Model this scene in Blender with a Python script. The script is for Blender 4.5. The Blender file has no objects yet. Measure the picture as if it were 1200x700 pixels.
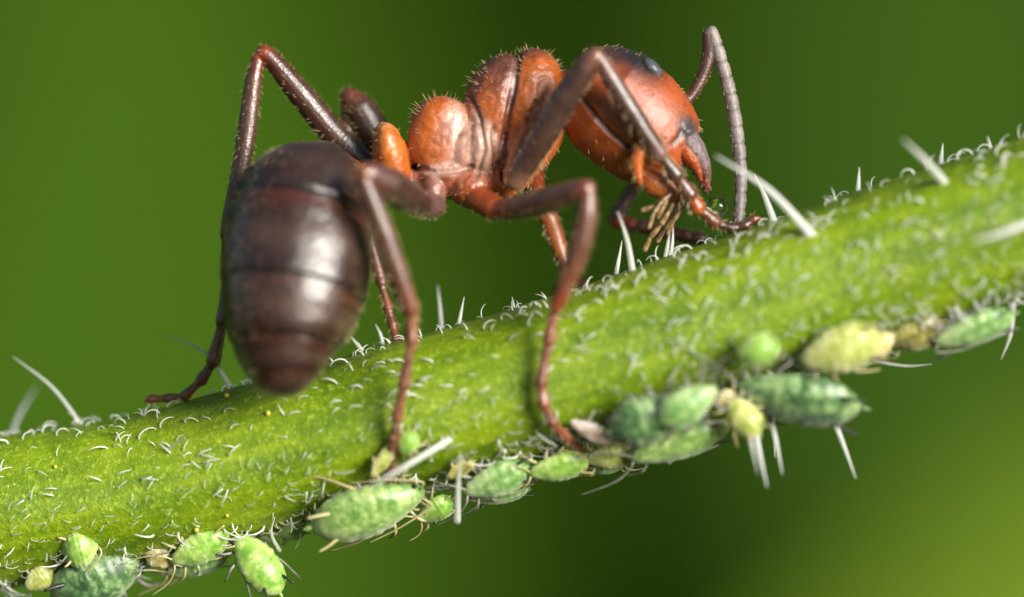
import bpy, math, random
import numpy as np
from mathutils import Vector, Matrix, kdtree, noise

random.seed(7); np.random.seed(7)
scene = bpy.context.scene
C = scene.collection
scene.unit_settings.system = 'METRIC'
scene.unit_settings.scale_length = 0.001          # one unit is one millimetre: this is a macro subject
scene.unit_settings.length_unit = 'MILLIMETERS'

# ------------------------------------------------------------------ camera
D = 100.0                                          # lens to focus plane, mm
cam = bpy.data.cameras.new('camera'); camo = bpy.data.objects.new('camera', cam); C.objects.link(camo)
camo.location = (0, -D, 0); camo.rotation_euler = (math.radians(90), 0, 0)
cam.sensor_width = 36.0; cam.lens = 36.0 * D / 12.0
cam.clip_start = 1.0; cam.clip_end = 60000.0
cam.dof.use_dof = True; cam.dof.focus_distance = D + 0.0
cam.dof.aperture_fstop = cam.lens * 1e-3 / (2 * 3.7)   # a lens opening 7.4 mm wide
scene.camera = camo

# ------------------------------------------------------------------ light
SUN_AZ, SUN_EL = math.radians(139), math.radians(14)
sd = Vector((math.sin(SUN_AZ) * math.cos(SUN_EL), math.cos(SUN_AZ) * math.cos(SUN_EL), math.sin(SUN_EL)))
w = bpy.data.worlds.new('World'); scene.world = w; w.use_nodes = True
nt = w.node_tree; nt.nodes.clear()
wo = nt.nodes.new('ShaderNodeOutputWorld'); bg = nt.nodes.new('ShaderNodeBackground'); sky = nt.nodes.new('ShaderNodeTexSky')
sky.sky_type = 'NISHITA'; sky.sun_disc = False; sky.sun_elevation = SUN_EL; sky.sun_rotation = SUN_AZ
sky.dust_density = 1.0; sky.ozone_density = 1.0
bg.inputs['Strength'].default_value = 0.065
nt.links.new(sky.outputs[0], bg.inputs[0]); nt.links.new(bg.outputs[0], wo.inputs[0])
sl = bpy.data.lights.new('sun', 'SUN'); sl.energy = 4.6; sl.angle = math.radians(30); sl.color = (1.0, 0.96, 0.89)
so = bpy.data.objects.new('sun', sl); C.objects.link(so)
so.rotation_euler = sd.to_track_quat('Z', 'Y').to_euler()

vs = scene.view_settings
vs.view_transform = 'Standard'; vs.look = 'None'; vs.gamma = 1.0; vs.use_curve_mapping = False; vs.exposure = 0.75
scene.cycles.use_denoising = True
scene.cycles.max_bounces = 8; scene.cycles.transmission_bounces = 6
scene.cycles.sample_clamp_indirect = 6.0

# ------------------------------------------------------------------ helpers
def P(u, v, y=0.0):
    """point of the place, given by where it lies across the frame and by its own depth y (mm)"""
    k = (D + y) / D
    return Vector(((u - 600) / 100 * k, y, (350 - v) / 100 * k))

def V3(p): return Vector(p)

def catmull(pts, vals, step):
    """resample a list of numpy vectors with its per-point values"""
    pts = [np.array(p, float) for p in pts]; vals = [np.array(v, float) for v in vals]
    n = len(pts); out = []; ov = []
    for i in range(n - 1):
        p0, p1, p2, p3 = pts[max(i-1, 0)], pts[i], pts[i+1], pts[min(i+2, n-1)]
        v0, v1, v2, v3 = vals[max(i-1, 0)], vals[i], vals[i+1], vals[min(i+2, n-1)]
        L = np.linalg.norm(p2 - p1); m = max(2, int(math.ceil(L / step)))
        l0 = max(np.linalg.norm(p1 - p0), 1e-6); l2 = max(np.linalg.norm(p3 - p2), 1e-6); L = max(L, 1e-6)
        m1 = (p2 - p0) / (l0 + L) * L if i > 0 else (p2 - p1)
        m2 = (p3 - p1) / (L + l2) * L if i < n - 2 else (p2 - p1)
        for k in range(m + (1 if i == n - 2 else 0)):
            t = k / m
            h00 = 2*t**3 - 3*t**2 + 1; h10 = t**3 - 2*t**2 + t; h01 = -2*t**3 + 3*t**2; h11 = t**3 - t**2
            out.append(h00*p1 + h10*m1 + h01*p2 + h11*m2)
            ov.append(v1 * (1-t) + v2 * t if k < m else v2)
    return out, ov

class MB:
    """collects shells with colour, region, flow direction and material slot"""
    def __init__(s): s.v = []; s.f = []; s.col = []; s.reg = []; s.flow = []; s.mi = []
    def loft(s, pts, ra, rb, col, reg=0, seg=16, step=0.04, ref=(0, 1, 0), mi=0, caps=True, bump=None):
        """rings along a spine; ra across the frame, rb in depth; col one colour or one for each point"""
        if not hasattr(rb, '__len__'): rb = [r * rb for r in ra]
        if not hasattr(col[0], '__len__'): col = [col] * len(pts)
        vals = [[a, b, *c] for a, b, c in zip(ra, rb, col)]
        q, vv = catmull(pts, vals, step)
        n = len(q); base = len(s.v); ref = np.array(ref, float); prevN = None
        for i in range(n):
            T = q[min(i+1, n-1)] - q[max(i-1, 0)]; T /= max(np.linalg.norm(T), 1e-9)
            N = np.cross(T, ref)
            if prevN is not None:
                N2 = prevN - T * np.dot(prevN, T)
                N = 0.35 * N + 0.65 * N2 if np.dot(N, N2) > 0 else N2
            N /= max(np.linalg.norm(N), 1e-9); prevN = N
            B = np.cross(T, N)
            a, b = max(vv[i][0], 1e-4), max(vv[i][1], 1e-4)
            if bump:
                k = bump(i / (n - 1)); a *= k; b *= k
            for j in range(seg):
                th = 2 * math.pi * j / seg
                s.v.append(q[i] + N * a * math.cos(th) + B * b * math.sin(th))
                s.col.append(vv[i][2:5]); s.reg.append(reg); s.flow.append(T)
        for i in range(n - 1):
            for j in range(seg):
                a0 = base + i*seg + j; a1 = base + i*seg + (j+1) % seg
                s.f.append((a0, a0 + seg, a1 + seg, a1)); s.mi.append(mi)
        if caps:
            s.f.append(tuple(base + j for j in range(seg))); s.mi.append(mi)
            s.f.append(tuple(base + (n-1)*seg + j for j in reversed(range(seg)))); s.mi.append(mi)
    def tube(s, pts, r, col, reg=0, seg=14, step=0.035, mi=0, round_end=True):
        """tube with rounded ends"""
        pts = [np.array(p, float) for p in pts]; r = list(r)
        if not hasattr(col[0], '__len__'): col = [col] * len(pts)
        col = list(col)
        if round_end:
            d0 = pts[0] - pts[1]; d0 /= np.linalg.norm(d0); d1 = pts[-1] - pts[-2]; d1 /= np.linalg.norm(d1)
            pts = [pts[0] + d0*r[0]*.9, pts[0] + d0*r[0]*.55] + pts + [pts[-1] + d1*r[-1]*.55, pts[-1] + d1*r[-1]*.9]
            r = [r[0]*.12, r[0]*.78] + r + [r[-1]*.78, r[-1]*.12]; col = [col[0]]*2 + col + [col[-1]]*2
        s.loft(pts, r, 1.0, col, reg, seg, step, mi=mi)
    def ell(s, c, ax, col, reg=0, rot=0.0, nu=28, nv=18, mi=0, colf=None, flow=None, p=1.0):
        """ellipsoid; rot turns it in the x-z plane"""
        base = len(s.v); cr, sr = math.cos(rot), math.sin(rot)
        for i in range(nv + 1):
            ph = math.pi * i / nv
            for j in range(nu):
                th = 2 * math.pi * j / nu
                lx, ly, lz = math.sin(ph)*math.cos(th), math.sin(ph)*math.sin(th), math.cos(ph)
                x, y, z = (math.copysign(abs(q) ** p, q) * a for q, a in zip((lx, ly, lz), ax))
                s.v.append(np.array((c[0] + x*cr - z*sr, c[1] + y, c[2] + x*sr + z*cr)))
                s.col.append(np.array(colf(lx, ly, lz) if colf else col)); s.reg.append(reg)
                s.flow.append(np.array(flow if flow is not None else (-1.0, 0, 0)))
        for i in range(nv):
            for j in range(nu):
                a = base + i*nu + j; b = base + i*nu + (j+1) % nu
                s.f.append((a, a + nu, b + nu, b)); s.mi.append(mi)
    def mesh(s, name, mats, smooth=True):
        me = bpy.data.meshes.new(name)
        me.from_pydata([tuple(p) for p in s.v], [], s.f); me.validate(clean_customdata=False)
        for m in mats: me.materials.append(m)
        if len(mats) > 1 and len(me.polygons) == len(s.mi): me.polygons.foreach_set('material_index', s.mi)
        if smooth: me.polygons.foreach_set('use_smooth', [True] * len(me.polygons))
        if len(s.col) == len(me.vertices):
            at = me.color_attributes.new('tint', 'FLOAT_COLOR', 'POINT')
            arr = np.ones((len(s.col), 4), np.float32); arr[:, :3] = np.array(s.col); at.data.foreach_set('color', arr.ravel())
        me.update(); return me

def link(name, me, parent=None, mw=None):
    o = bpy.data.objects.new(name, me); C.objects.link(o)
    if mw is not None: o.matrix_world = mw
    if parent is not None: o.parent = parent
    return o
def tag(o, label, cat, group=None, kind=None):
    o['label'] = label; o['category'] = cat
    if group: o['group'] = group
    if kind: o['kind'] = kind
    return o
def sub(o, parent):
    """parent o (placed in world space) under a thing that has its own transform"""
    mw = o.matrix_world.copy(); o.parent = parent; o.matrix_parent_inverse = parent.matrix_world.inverted(); o.matrix_world = mw
    return o

# ------------------------------------------------------------------ materials
class Mat:
    def __init__(s, name):
        s.m = bpy.data.materials.new(name); s.m.use_nodes = True; s.t = s.m.node_tree
        s.b = s.t.nodes['Principled BSDF']
    def n(s, kind, **kw):
        x = s.t.nodes.new(kind)
        for k, v in kw.items():
            if k in x.inputs.keys(): x.inputs[k].default_value = v
            else: setattr(x, k, v)
        return x
    def l(s, a, b): s.t.links.new(a, b)
    def set(s, **kw):
        for k, v in kw.items(): s.b.inputs[k.replace('_', ' ')].default_value = v
        return s
    def coords(s, scale=(1, 1, 1), which='Object'):
        tc = s.n('ShaderNodeTexCoord'); mp = s.n('ShaderNodeMapping'); mp.inputs['Scale'].default_value = scale
        s.l(tc.outputs[which], mp.inputs[0]); return mp.outputs[0]
    def noise(s, co, scale, detail=4, rough=0.55):
        x = s.n('ShaderNodeTexNoise'); x.inputs['Scale'].default_value = scale; x.inputs['Detail'].default_value = detail
        x.inputs['Roughness'].default_value = rough; s.l(co, x.inputs['Vector']); return x.outputs['Fac']
    def ramp(s, fac, stops):
        r = s.n('ShaderNodeValToRGB'); e = r.color_ramp.elements
        while len(e) < len(stops): e.new(0.5)
        for x, (p, c) in zip(e, stops): x.position = p; x.color = (*c, 1)
        s.l(fac, r.inputs[0]); return r.outputs[0]
    def mix(s, fac, a, b, mode='MIX'):
        x = s.n('ShaderNodeMix', data_type='RGBA', blend_type=mode)
        for sock, val in ((x.inputs[0], fac), (x.inputs[6], a), (x.inputs[7], b)):
            if hasattr(val, 'links'): s.l(val, sock)
            elif hasattr(val, '__len__'): sock.default_value = (*val, 1)
            else: sock.default_value = val
        return x.outputs[2]
    def bump(s, h, strength=0.3, dist=0.02):
        x = s.n('ShaderNodeBump', Strength=strength, Distance=dist); s.l(h, x.inputs['Height']); s.l(x.outputs[0], s.b.inputs['Normal'])
    def color(s, sock): s.l(sock, s.b.inputs['Base Color']); return s

def g(x): return (x, x, x)

def cuticle_mat():
    M = Mat('ant_cuticle'); co = M.coords()
    at = M.n('ShaderNodeAttribute', attribute_name='tint')
    n1 = M.noise(co, 5.0, 5, .6); n2 = M.noise(co, 38.0, 3, .6)
    c = M.mix(0.9, at.outputs['Color'], M.ramp(n1, [(.28, (.50, .42, .45)), (.48, (.95, .93, .9)), (.72, (1.2, 1.25, 1.3))]), 'MULTIPLY')
    c = M.mix(0.8, c, M.ramp(n2, [(.35, g(.86)), (.65, g(1.08))]), 'MULTIPLY')
    M.color(c)
    vor = M.n('ShaderNodeTexVoronoi', Scale=34.0); M.l(co, vor.inputs['Vector'])
    n3 = M.noise(co, 70.0, 2, .6)
    h = M.mix(0.45, M.mix(.5, n2, n3), vor.outputs['Distance'])
    M.bump(h, 0.42, 0.016)
    rr = M.n('ShaderNodeMapRange'); M.l(n1, rr.inputs[0])
    rr.inputs[3].default_value = 0.20; rr.inputs[4].default_value = 0.34; 
    ma = M.n('ShaderNodeAttribute', attribute_name='matte'); ad = M.n('ShaderNodeMath', operation='ADD')
    M.l(rr.outputs[0], ad.inputs[0]); M.l(ma.outputs['Fac'], ad.inputs[1]); M.l(ad.outputs[0], M.b.inputs['Roughness'])
    M.set(Specular_IOR_Level=0.9, Sheen_Weight=0.05, Sheen_Roughness=0.4, Sheen_Tint=(.85, .8, .85, 1),
          Subsurface_Weight=0.22, Subsurface_Radius=(.32, .09, .02), Subsurface_Scale=0.35)
    return M.m

def stem_mat():
    M = Mat('stem_skin'); at = M.n('ShaderNodeAttribute', attribute_name='stemco')
    mp = M.n('ShaderNodeMapping'); M.l(at.outputs['Vector'], mp.inputs[0]); mp.inputs['Scale'].default_value = (1, 1, 1)
    co = M.coords()
    ls = M.noise(mp.outputs[0], 3.0, 6, .6)                     # long streaks, along the stem
    n1 = M.noise(co, 2.2, 5, .6); n2 = M.noise(co, 14.0, 4, .6); n3 = M.noise(co, 40.0, 3, .6)
    c = M.ramp(ls, [(.25, (.088, .168, .001)), (.5, (.152, .250, .002)), (.75, (.27, .37, .007))])
    c = M.mix(0.6, c, M.ramp(n1, [(.3, (.52, .66, .45)), (.55, (1, 1, 1)), (.75, (1.5, 1.3, 1.6))]), 'MULTIPLY')
    c = M.mix(M.ramp(n2, [(.54, g(0)), (.70, g(.8))]), c, (.34, .44, .03))
    c = M.mix(M.ramp(n3, [(.30, g(.55)), (.42, g(0))]), c, (.07, .13, .003))
    v2 = M.n('ShaderNodeTexVoronoi', Scale=13.0); M.l(co, v2.inputs['Vector'])
    c = M.mix(M.ramp(v2.outputs['Distance'], [(.05, g(.75)), (.20, g(0))]), c, (.52, .58, .14))
    vor = M.n('ShaderNodeTexVoronoi', Scale=5.0); M.l(co, vor.inputs['Vector'])
    c = M.mix(M.ramp(vor.outputs['Distance'], [(.02, g(.7)), (.14, g(0))]), c, (.45, .50, .07))
    M.color(c)
    M.bump(M.mix(.35, n2, n3), 0.6, 0.05)
    M.set(Roughness=0.42, Subsurface_Weight=0.35, Subsurface_Radius=(.35, .5, .05), Subsurface_Scale=0.4, Specular_IOR_Level=.45)
    return M.m

def hair_mat(name, col, alpha=1.0, rough=.25, trans=0.35):
    M = Mat(name); co = M.coords(); n = M.noise(co, 30.0, 2)
    M.color(M.ramp(n, [(.35, tuple(x*.8 for x in col)), (.65, col)]))
    M.set(Roughness=rough, Transmission_Weight=trans, IOR=1.35, Specular_IOR_Level=.9)
    tr = M.n('ShaderNodeBsdfTranslucent'); tr.inputs[0].default_value = (*col, 1); mx = M.n('ShaderNodeMixShader'); mx.inputs[0].default_value = .4
    out = M.t.nodes['Material Output']; M.l(M.b.outputs[0], mx.inputs[1]); M.l(tr.outputs[0], mx.inputs[2]); M.l(mx.outputs[0], out.inputs[0])
    return M.m

def aphid_mat(name, dark, mid, pale, scale=5.0, lo=.36, hi=.62, sss=.5):
    M = Mat(name); co = M.coords((1, 1.0, 1.0)); n1 = M.noise(co, scale, 4, .6); n2 = M.noise(co, scale*5, 3, .6)
    vor = M.n('ShaderNodeTexVoronoi', Scale=scale*2.2); M.l(co, vor.inputs['Vector'])
    c = M.ramp(n1, [(lo, dark), ((lo+hi)/2, mid), (hi, pale)])
    c = M.mix(M.ramp(vor.outputs['Distance'], [(.08, g(.7)), (.40, g(0))]), c, pale)
    n4 = M.noise(co, scale*2.4, 5, .65)
    c = M.mix(M.ramp(n4, [(.34, g(.75)), (.46, g(0))]), c, dark)
    c = M.mix(M.ramp(n4, [(.58, g(0)), (.70, g(.6))]), c, tuple(min(.8, x * 1.4 + .05) for x in pale))
    c = M.mix(0.8, c, M.ramp(n2, [(.32, g(.76)), (.65, g(1.12))]), 'MULTIPLY')
    M.color(c); M.bump(M.mix(.5, n2, vor.outputs['Distance']), .25, .025)
    M.set(Roughness=.38, Subsurface_Weight=sss, Subsurface_Radius=(.25, .4, .12), Subsurface_Scale=.5, Sheen_Weight=.3)
    return M.m

def plain_mat(name, a, b, scale=8.0, rough=.4, **kw):
    M = Mat(name); n = M.noise(M.coords(), scale, 4); M.color(M.ramp(n, [(.35, a), (.65, b)])); M.set(Roughness=rough, **kw); return M.m

def leaf_mat(name, a, b):
    M = Mat(name); n = M.noise(M.coords(), .09, 4); c = M.ramp(n, [(.35, a), (.65, b)]); M.color(c)
    M.set(Roughness=.75, Specular_IOR_Level=.08)
    tr = M.n('ShaderNodeBsdfTranslucent'); M.l(c, tr.inputs[0]); mx = M.n('ShaderNodeMixShader'); mx.inputs[0].default_value = .3
    out = M.t.nodes['Material Output']; M.l(M.b.outputs[0], mx.inputs[1]); M.l(tr.outputs[0], mx.inputs[2]); M.l(mx.outputs[0], out.inputs[0])
    return M.m

m_ant = cuticle_mat(); m_stem = stem_mat()
m_hair = hair_mat('stem_hair', (.97, .98, .93), trans=0.0); m_bristle = hair_mat('stem_bristle', (.92, .94, .90), trans=.25)
m_seta = hair_mat('ant_hair', (.75, .60, .34), trans=.2)
m_gland = plain_mat('gland', (.45, .40, .03), (.60, .55, .08), rough=.15, Subsurface_Weight=.3, Subsurface_Scale=.05)
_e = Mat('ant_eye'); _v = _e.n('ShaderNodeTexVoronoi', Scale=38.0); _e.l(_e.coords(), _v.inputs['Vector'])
_e.color(_e.ramp(_v.outputs['Distance'], [(.1, (.11, .118, .135)), (.6, (.05, .054, .062))])); _e.bump(_v.outputs['Distance'], .35, .01); _e.set(Roughness=.34); m_eye = _e.m  # grey reflection of the eye put into its base colour
m_aeye = plain_mat('aphid_eye', (.02, .006, .005), (.04, .012, .01), 20, .2)
m_mand = Mat('mandible'); 
_co = m_mand.coords(); _n = m_mand.noise(_co, 12, 4); _at = m_mand.n('ShaderNodeAttribute', attribute_name='tint')
m_mand.color(m_mand.mix(.8, _at.outputs['Color'], m_mand.ramp(_n, [(.35, g(.6)), (.65, g(1.3))]), 'MULTIPLY'))
m_mand.bump(m_mand.noise(_co, 22, 4), .9, .03); m_mand.set(Roughness=.32, Sheen_Weight=.3, Sheen_Roughness=.4); m_mand = m_mand.m
m_palp = plain_mat('palp', (.13, .07, .025), (.36, .25, .13), 16, .28)
A_LIME = aphid_mat('aphid_lime', (.14, .31, .03), (.26, .44, .07), (.42, .56, .17), 3.0)
A_BLUE = aphid_mat('aphid_bluegreen', (.085, .21, .045), (.20, .36, .10), (.38, .50, .23), 4.0)
A_MOTT = aphid_mat('aphid_mottled', (.10, .22, .035), (.20, .34, .08), (.36, .47, .17), 4.5)
A_DARK = aphid_mat('aphid_dark', (.02, .065, .018), (.065, .16, .045), (.25, .37, .15), 4.0)
A_YELL = aphid_mat('aphid_yellow', (.26, .32, .05), (.40, .44, .11), (.56, .58, .26), 4.0)
A_BROWN = aphid_mat('aphid_brown', (.10, .09, .02), (.25, .24, .05), (.42, .38, .12), 5.0)
A_HUSK = aphid_mat('husk', (.46, .38, .12), (.60, .52, .22), (.72, .66, .38), 5.0)
A_PINK = aphid_mat('husk_pink', (.50, .32, .22), (.68, .54, .44), (.80, .74, .66), 5.0)
m_limb = plain_mat('aphid_limb', (.32, .28, .10), (.46, .41, .22), 5, .4)
m_limbd = plain_mat('aphid_limb_dark', (.10, .10, .08), (.28, .28, .24), 4, .35)
m_tip = plain_mat('aphid_tip', (.015, .015, .012), (.04, .04, .035), 10, .4)

# ------------------------------------------------------------------ ground and growth behind
def grid_ground():
    me = bpy.data.meshes.new('ground'); S = 30000; n = 40
    vs_, fs = [], []
    for i in range(n + 1):
        for j in range(n + 1):
            a = (i / n * 2 - 1); b = (j / n * 2 - 1); x = S * a * abs(a)**1.5; y = S * b * abs(b)**1.5
            vs_.append((x, y, -160 + 6 * noise.noise((x * .01, y * .01, 0)) if abs(x) < 3000 else -160))
    for i in range(n):
        for j in range(n):
            a = i * (n + 1) + j; fs.append((a, a + n + 1, a + n + 2, a + 1))
    me.from_pydata(vs_, [], fs); me.materials.append(leaf_mat('meadow_soil', (.03, .045, .01), (.06, .10, .02)))
    o = link('ground', me); o['kind'] = 'structure'; return o
grid_ground()

def hill():
    vs_, fs = [], []; n = 30
    for i in range(n + 1):
        for j in range(n + 1):
            x = (i / n - .5) * 9000; q = j / n; vs_.append((x, 480 + q * 2600, -170 + 900 * (1 - (1 - q) ** 3) + 30 * noise.noise((x * .004, q * 4, 0))))
    for i in range(n):
        for j in range(n): a = i * (n + 1) + j; fs.append((a, a + n + 1, a + n + 2, a + 1))
    me = bpy.data.meshes.new('hill'); me.from_pydata(vs_, [], fs); me.materials.append(leaf_mat('hill_grass', (0.0413, 0.0929, 0.0031), (0.0541, 0.1127, 0.0049)))
    o = link('hill', me); o['kind'] = 'structure'
hill()
def leaf_mesh(name, L, W, mat, bend=.25, fold=.18, nx=14, ny=6):
    vs_, fs = [], []
    for i in range(nx + 1):
        t = i / nx; wd = W * .5 * (math.sin(math.pi * t ** .75) ** .8 if 0 < t < 1 else 0.0) + .02
        for j in range(-ny, ny + 1):
            q = j / ny; vs_.append((L * t, wd * q, -bend * L * t * t + fold * abs(q) * wd + .03 * W * math.sin(9 * t) * q * q))
    m = 2 * ny + 1
    for i in range(nx):
        for j in range(m - 1): a = i * m + j; fs.append((a, a + m, a + m + 1, a + 1))
    me = bpy.data.meshes.new(name); me.from_pydata(vs_, [], fs); me.materials.append(mat)
    me.polygons.foreach_set('use_smooth', [True] * len(me.polygons)); return me

def frame(x, z):
    x = Vector(x).normalized(); z = Vector(z); z = (z - x * z.dot(x)).normalized(); y = z.cross(x)
    return Matrix((x, y, z)).transposed()

def back_plant(base, leaves, mat, label, group):
    e = bpy.data.objects.new('background_plant', None); C.objects.link(e); e.location = base
    bpy.context.view_layer.update()
    tag(e, label, 'plant', group)
    top = Vector(leaves[0][0]); b = Vector(base)
    mb = MB(); mid = (b + top) / 2 + Vector((3, 2, 0))
    mb.tube([b, mid, top], [2.2, 1.7, 1.0], (.1, .2, .02), seg=10, step=6)
    s = link('stem', mb.mesh('stem', [mat]), e); s.matrix_parent_inverse = Matrix.Translation(-b)
    for (at_, direc, up, L, W) in leaves:
        lo = link('leaf', leaf_mesh('leaf', L, W, mat), e)
        lo.matrix_parent_inverse = Matrix.Translation(-b)
        lo.matrix_basis = Matrix.Translation(at_) @ frame(direc, up).to_4x4()

m_lb = leaf_mat('leaf_bright', (0.0288, 0.0722, 0.0012), (0.0380, 0.0902, 0.0019))
m_lm = leaf_mat('leaf_mid', (0.0229, 0.0595, 0.0020), (0.0280, 0.0689, 0.0027))
m_lo = leaf_mat('leaf_olive', (0.1011, 0.1618, 0.0081), (0.1213, 0.1820, 0.0108))
GB = 'out of focus plants behind the stem'
back_plant((-30, 215, -160), [((-16, 214, -34), (.1, 0, 1), (.35, -1, .15), 62, 26), ((-30, 222, -30), (-.35, .1, 1), (.2, -1, .2), 58, 30),
           ((-24, 205, -40), (-.75, -.2, .5), (.1, -1, .5), 44, 26), ((-28, 235, -20), (.2, .1, 1), (.3, -1, .2), 70, 30),
           ((-44, 218, -26), (-.4, 0, 1), (.4, -1, .2), 60, 30)], m_lb,
           'blurred bright green broad leaves behind the gaster end of the stem', GB)
back_plant((34, 235, -160), [((24, 232, -26), (-.1, .1, 1), (.3, -1, .1), 60, 26), ((36, 238, -32), (.25, 0, 1), (.3, -1, .2), 66, 30),
           ((44, 225, -46), (.7, -.2, .6), (.1, -1, .6), 46, 24), ((52, 245, -30), (.1, .1, 1), (.3, -1, .2), 66, 30)], m_lm,
           'blurred medium green leaves behind the upper end of the stem', GB)
back_plant((-4, 96, -160), [((-1, 92, -22.5), (.77, .05, .64), (.4, -1, .25), 44, 11.5), ((-6, 100, -44), (.85, .2, .35), (.3, -1, .7), 44, 16)], m_lo,
           'blurred pale olive leaves low behind the aphids', GB)

def hedge():
    rng = np.random.RandomState(3); vs_, fs = [], []
    for k in range(9000):
        x = rng.uniform(-420, 420); y = rng.uniform(300, 460) + abs(x) * -.12; z = rng.uniform(-165, 330)
        L = rng.uniform(14, 34); W = L * rng.uniform(.3, .5)
        d = Vector(rng.normal(0, 1, 3)); d.z = abs(d.z) * .8 + .1; d.normalize()
        s = d.cross(Vector(rng.normal(0, 1, 3)) + Vector((0, 0, .01))).normalized(); nrm = d.cross(s)
        b = Vector((x, y, z)); n0 = len(vs_)
        for (t, q) in ((0, 0), (.35, -1), (.35, 0), (.35, 1), (.7, -.8), (.7, 0), (.7, .8), (1, 0)):
            vs_.append(b + d * (L * t) + s * (q * W * .5) + nrm * (-L * .2 * t * t + abs(q) * W * .12))
        for f in ((0, 1, 2), (0, 2, 3), (1, 4, 5, 2), (2, 5, 6, 3), (4, 7, 5), (5, 7, 6)): fs.append(tuple(n0 + i for i in f))
    me = bpy.data.meshes.new('meadow_growth'); me.from_pydata([tuple(v) for v in vs_], [], fs)
    me.materials.append(leaf_mat('leaf_dark', (0.0413, 0.0929, 0.0031), (0.0541, 0.1127, 0.0049)))
    o = link('meadow_growth', me); o['kind'] = 'stuff'
    tag(o, 'dark green meadow growth, a blurred mass far behind everything', 'meadow growth', kind='stuff')
hedge()

# ------------------------------------------------------------------ the stem
SR = 0.885
cpts = [(-5600, 16500, 16), (-4600, 6000, 12), (-2600, 2000, 6), (-900, 775, 1.9), (-300, 650, 1.05), (0, 600, .78), (200, 565, .60), (400, 508, .32), (600, 453, .02),
        (800, 388, -.24), (1000, 319, -.42), (1200, 256, -.6), (1600, 120, -.9), (2600, -300, -1.5), (5200, -1500, -3)]
sp, sv = catmull([P(*c) for c in cpts], [[1.3], [1.2], [1.05], [.95], [SR]] + [[SR]] * 7 + [[.86], [.75], [.5]], 0.12)
sp = np.array(sp); sv = np.array(sv)[:, 0]
S_len = np.concatenate([[0], np.cumsum(np.linalg.norm(np.diff(sp, axis=0), axis=1))])
sx = sp[:, 0]
mono = np.where((sx > -9.5) & (sx < 12))[0]
def stem_at(x):
    """centre, tangent, toward-viewer and upward directions, radius of the stem at x"""
    i = np.interp(x, sx[mono], mono); i0 = int(i); f = i - i0
    c = Vector(sp[i0] * (1-f) + sp[min(i0+1, len(sp)-1)] * f); T = Vector(sp[i0+1] - sp[i0-1]).normalized()
    F = Vector((0, -1, 0)); F = (F - T * F.dot(T)).normalized(); U = T.cross(F) * -1
    if U.z < 0: U = -U
    return c, T, F, U, sv[i0]
def stem_r(s, th):
    return 1 + .018 * math.cos(5 * th + .3 * s) + .03 * noise.noise((s * .7, math.cos(th) * 1.2, math.sin(th) * 1.2)) + .012 * noise.noise((s * 3, math.cos(th) * 4, math.sin(th) * 4))
def stem_pt(x, th, lift=0.0):
    c, T, F, U, r = stem_at(x); n = F * math.cos(th) + U * math.sin(th)
    s = np.interp(x, sx[mono], S_len[mono])
    return c + n * (r * stem_r(s, th) + lift), n, T, U * math.cos(th) - F * math.sin(th)
def build_stem():
    vs_, fs, at = [], [], []; SEG = 72; keep = [i for i in range(0, len(sp)) if (-9 < sx[i] < 9 and sp[i][2] > -8) or i % 8 == 0 or i == len(sp) - 1]
    for i in keep:
        T = Vector(sp[min(i+1, len(sp)-1)] - sp[max(i-1, 0)]).normalized(); F = Vector((0, -1, 0)); F = (F - T * F.dot(T)).normalized(); U = -T.cross(F)
        for j in range(SEG):
            th = 2 * math.pi * j / SEG; n = F * math.cos(th) + U * math.sin(th)
            vs_.append(Vector(sp[i]) + n * sv[i] * stem_r(S_len[i], th)); at.append((S_len[i] * .22, math.cos(th) * 1.6, math.sin(th) * 1.6))
    for k in range(len(keep) - 1):
        for j in range(SEG):
            a = k * SEG + j; b = k * SEG + (j + 1) % SEG; fs.append((a, a + SEG, b + SEG, b))
    fs.append(tuple(range(SEG))); fs.append(tuple((len(keep)-1)*SEG + j for j in reversed(range(SEG))))
    me = bpy.data.meshes.new('plant_stem'); me.from_pydata([tuple(v) for v in vs_], [], fs); me.materials.append(m_stem)
    a = me.attributes.new('stemco', 'FLOAT_VECTOR', 'POINT'); a.data.foreach_set('vector', np.array(at, np.float32).ravel())
    me.polygons.foreach_set('use_smooth', [True] * len(me.polygons)); me.update()
    o = link('plant_stem', me)
    return tag(o, 'thick hairy green plant stem that the ant and the aphids stand on', 'plant stem')
stem = build_stem()

# fine hooked hairs
def hair_proto(e0, e1, r0=.041, nseg=7, sides=5):
    pts = [np.zeros(3)]; 
    for i in range(nseg):
        e = math.radians(e0 + (e1 - e0) * (i + .5) / nseg); pts.append(pts[-1] + np.array((math.cos(e), 0, math.sin(e))) / nseg)
    pts[0] = np.array((-.02 * math.cos(math.radians(e0)), 0, -.10))
    mb = MB(); mb.loft(pts, [r0 * (1.05 - .8 * (i / nseg) ** 1.6) for i in range(nseg + 1)], 1.0, (1, 1, 1), seg=sides, step=9)
    return mb
protos = [hair_proto(75, -55), hair_proto(60, -25), hair_proto(85, -85), hair_proto(50, 5), hair_proto(95, 20)]
pmesh = []
for p in protos:
    me = p.mesh('hair', [m_hair]); pmesh.append(me)
hairs = []
rng = random.Random(11)
def add_hair(x, th, sc, ang, proto):
    p, n, T, E = stem_pt(x, th); lean = T * math.cos(ang) + E * math.sin(ang)
    M = Matrix.Translation(p) @ frame(lean, n).to_4x4() @ Matrix.Scale(sc, 4); hairs.append((sc * max(.15, n.dot(Vector((0, -1, 0)))) , M, proto))
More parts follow.
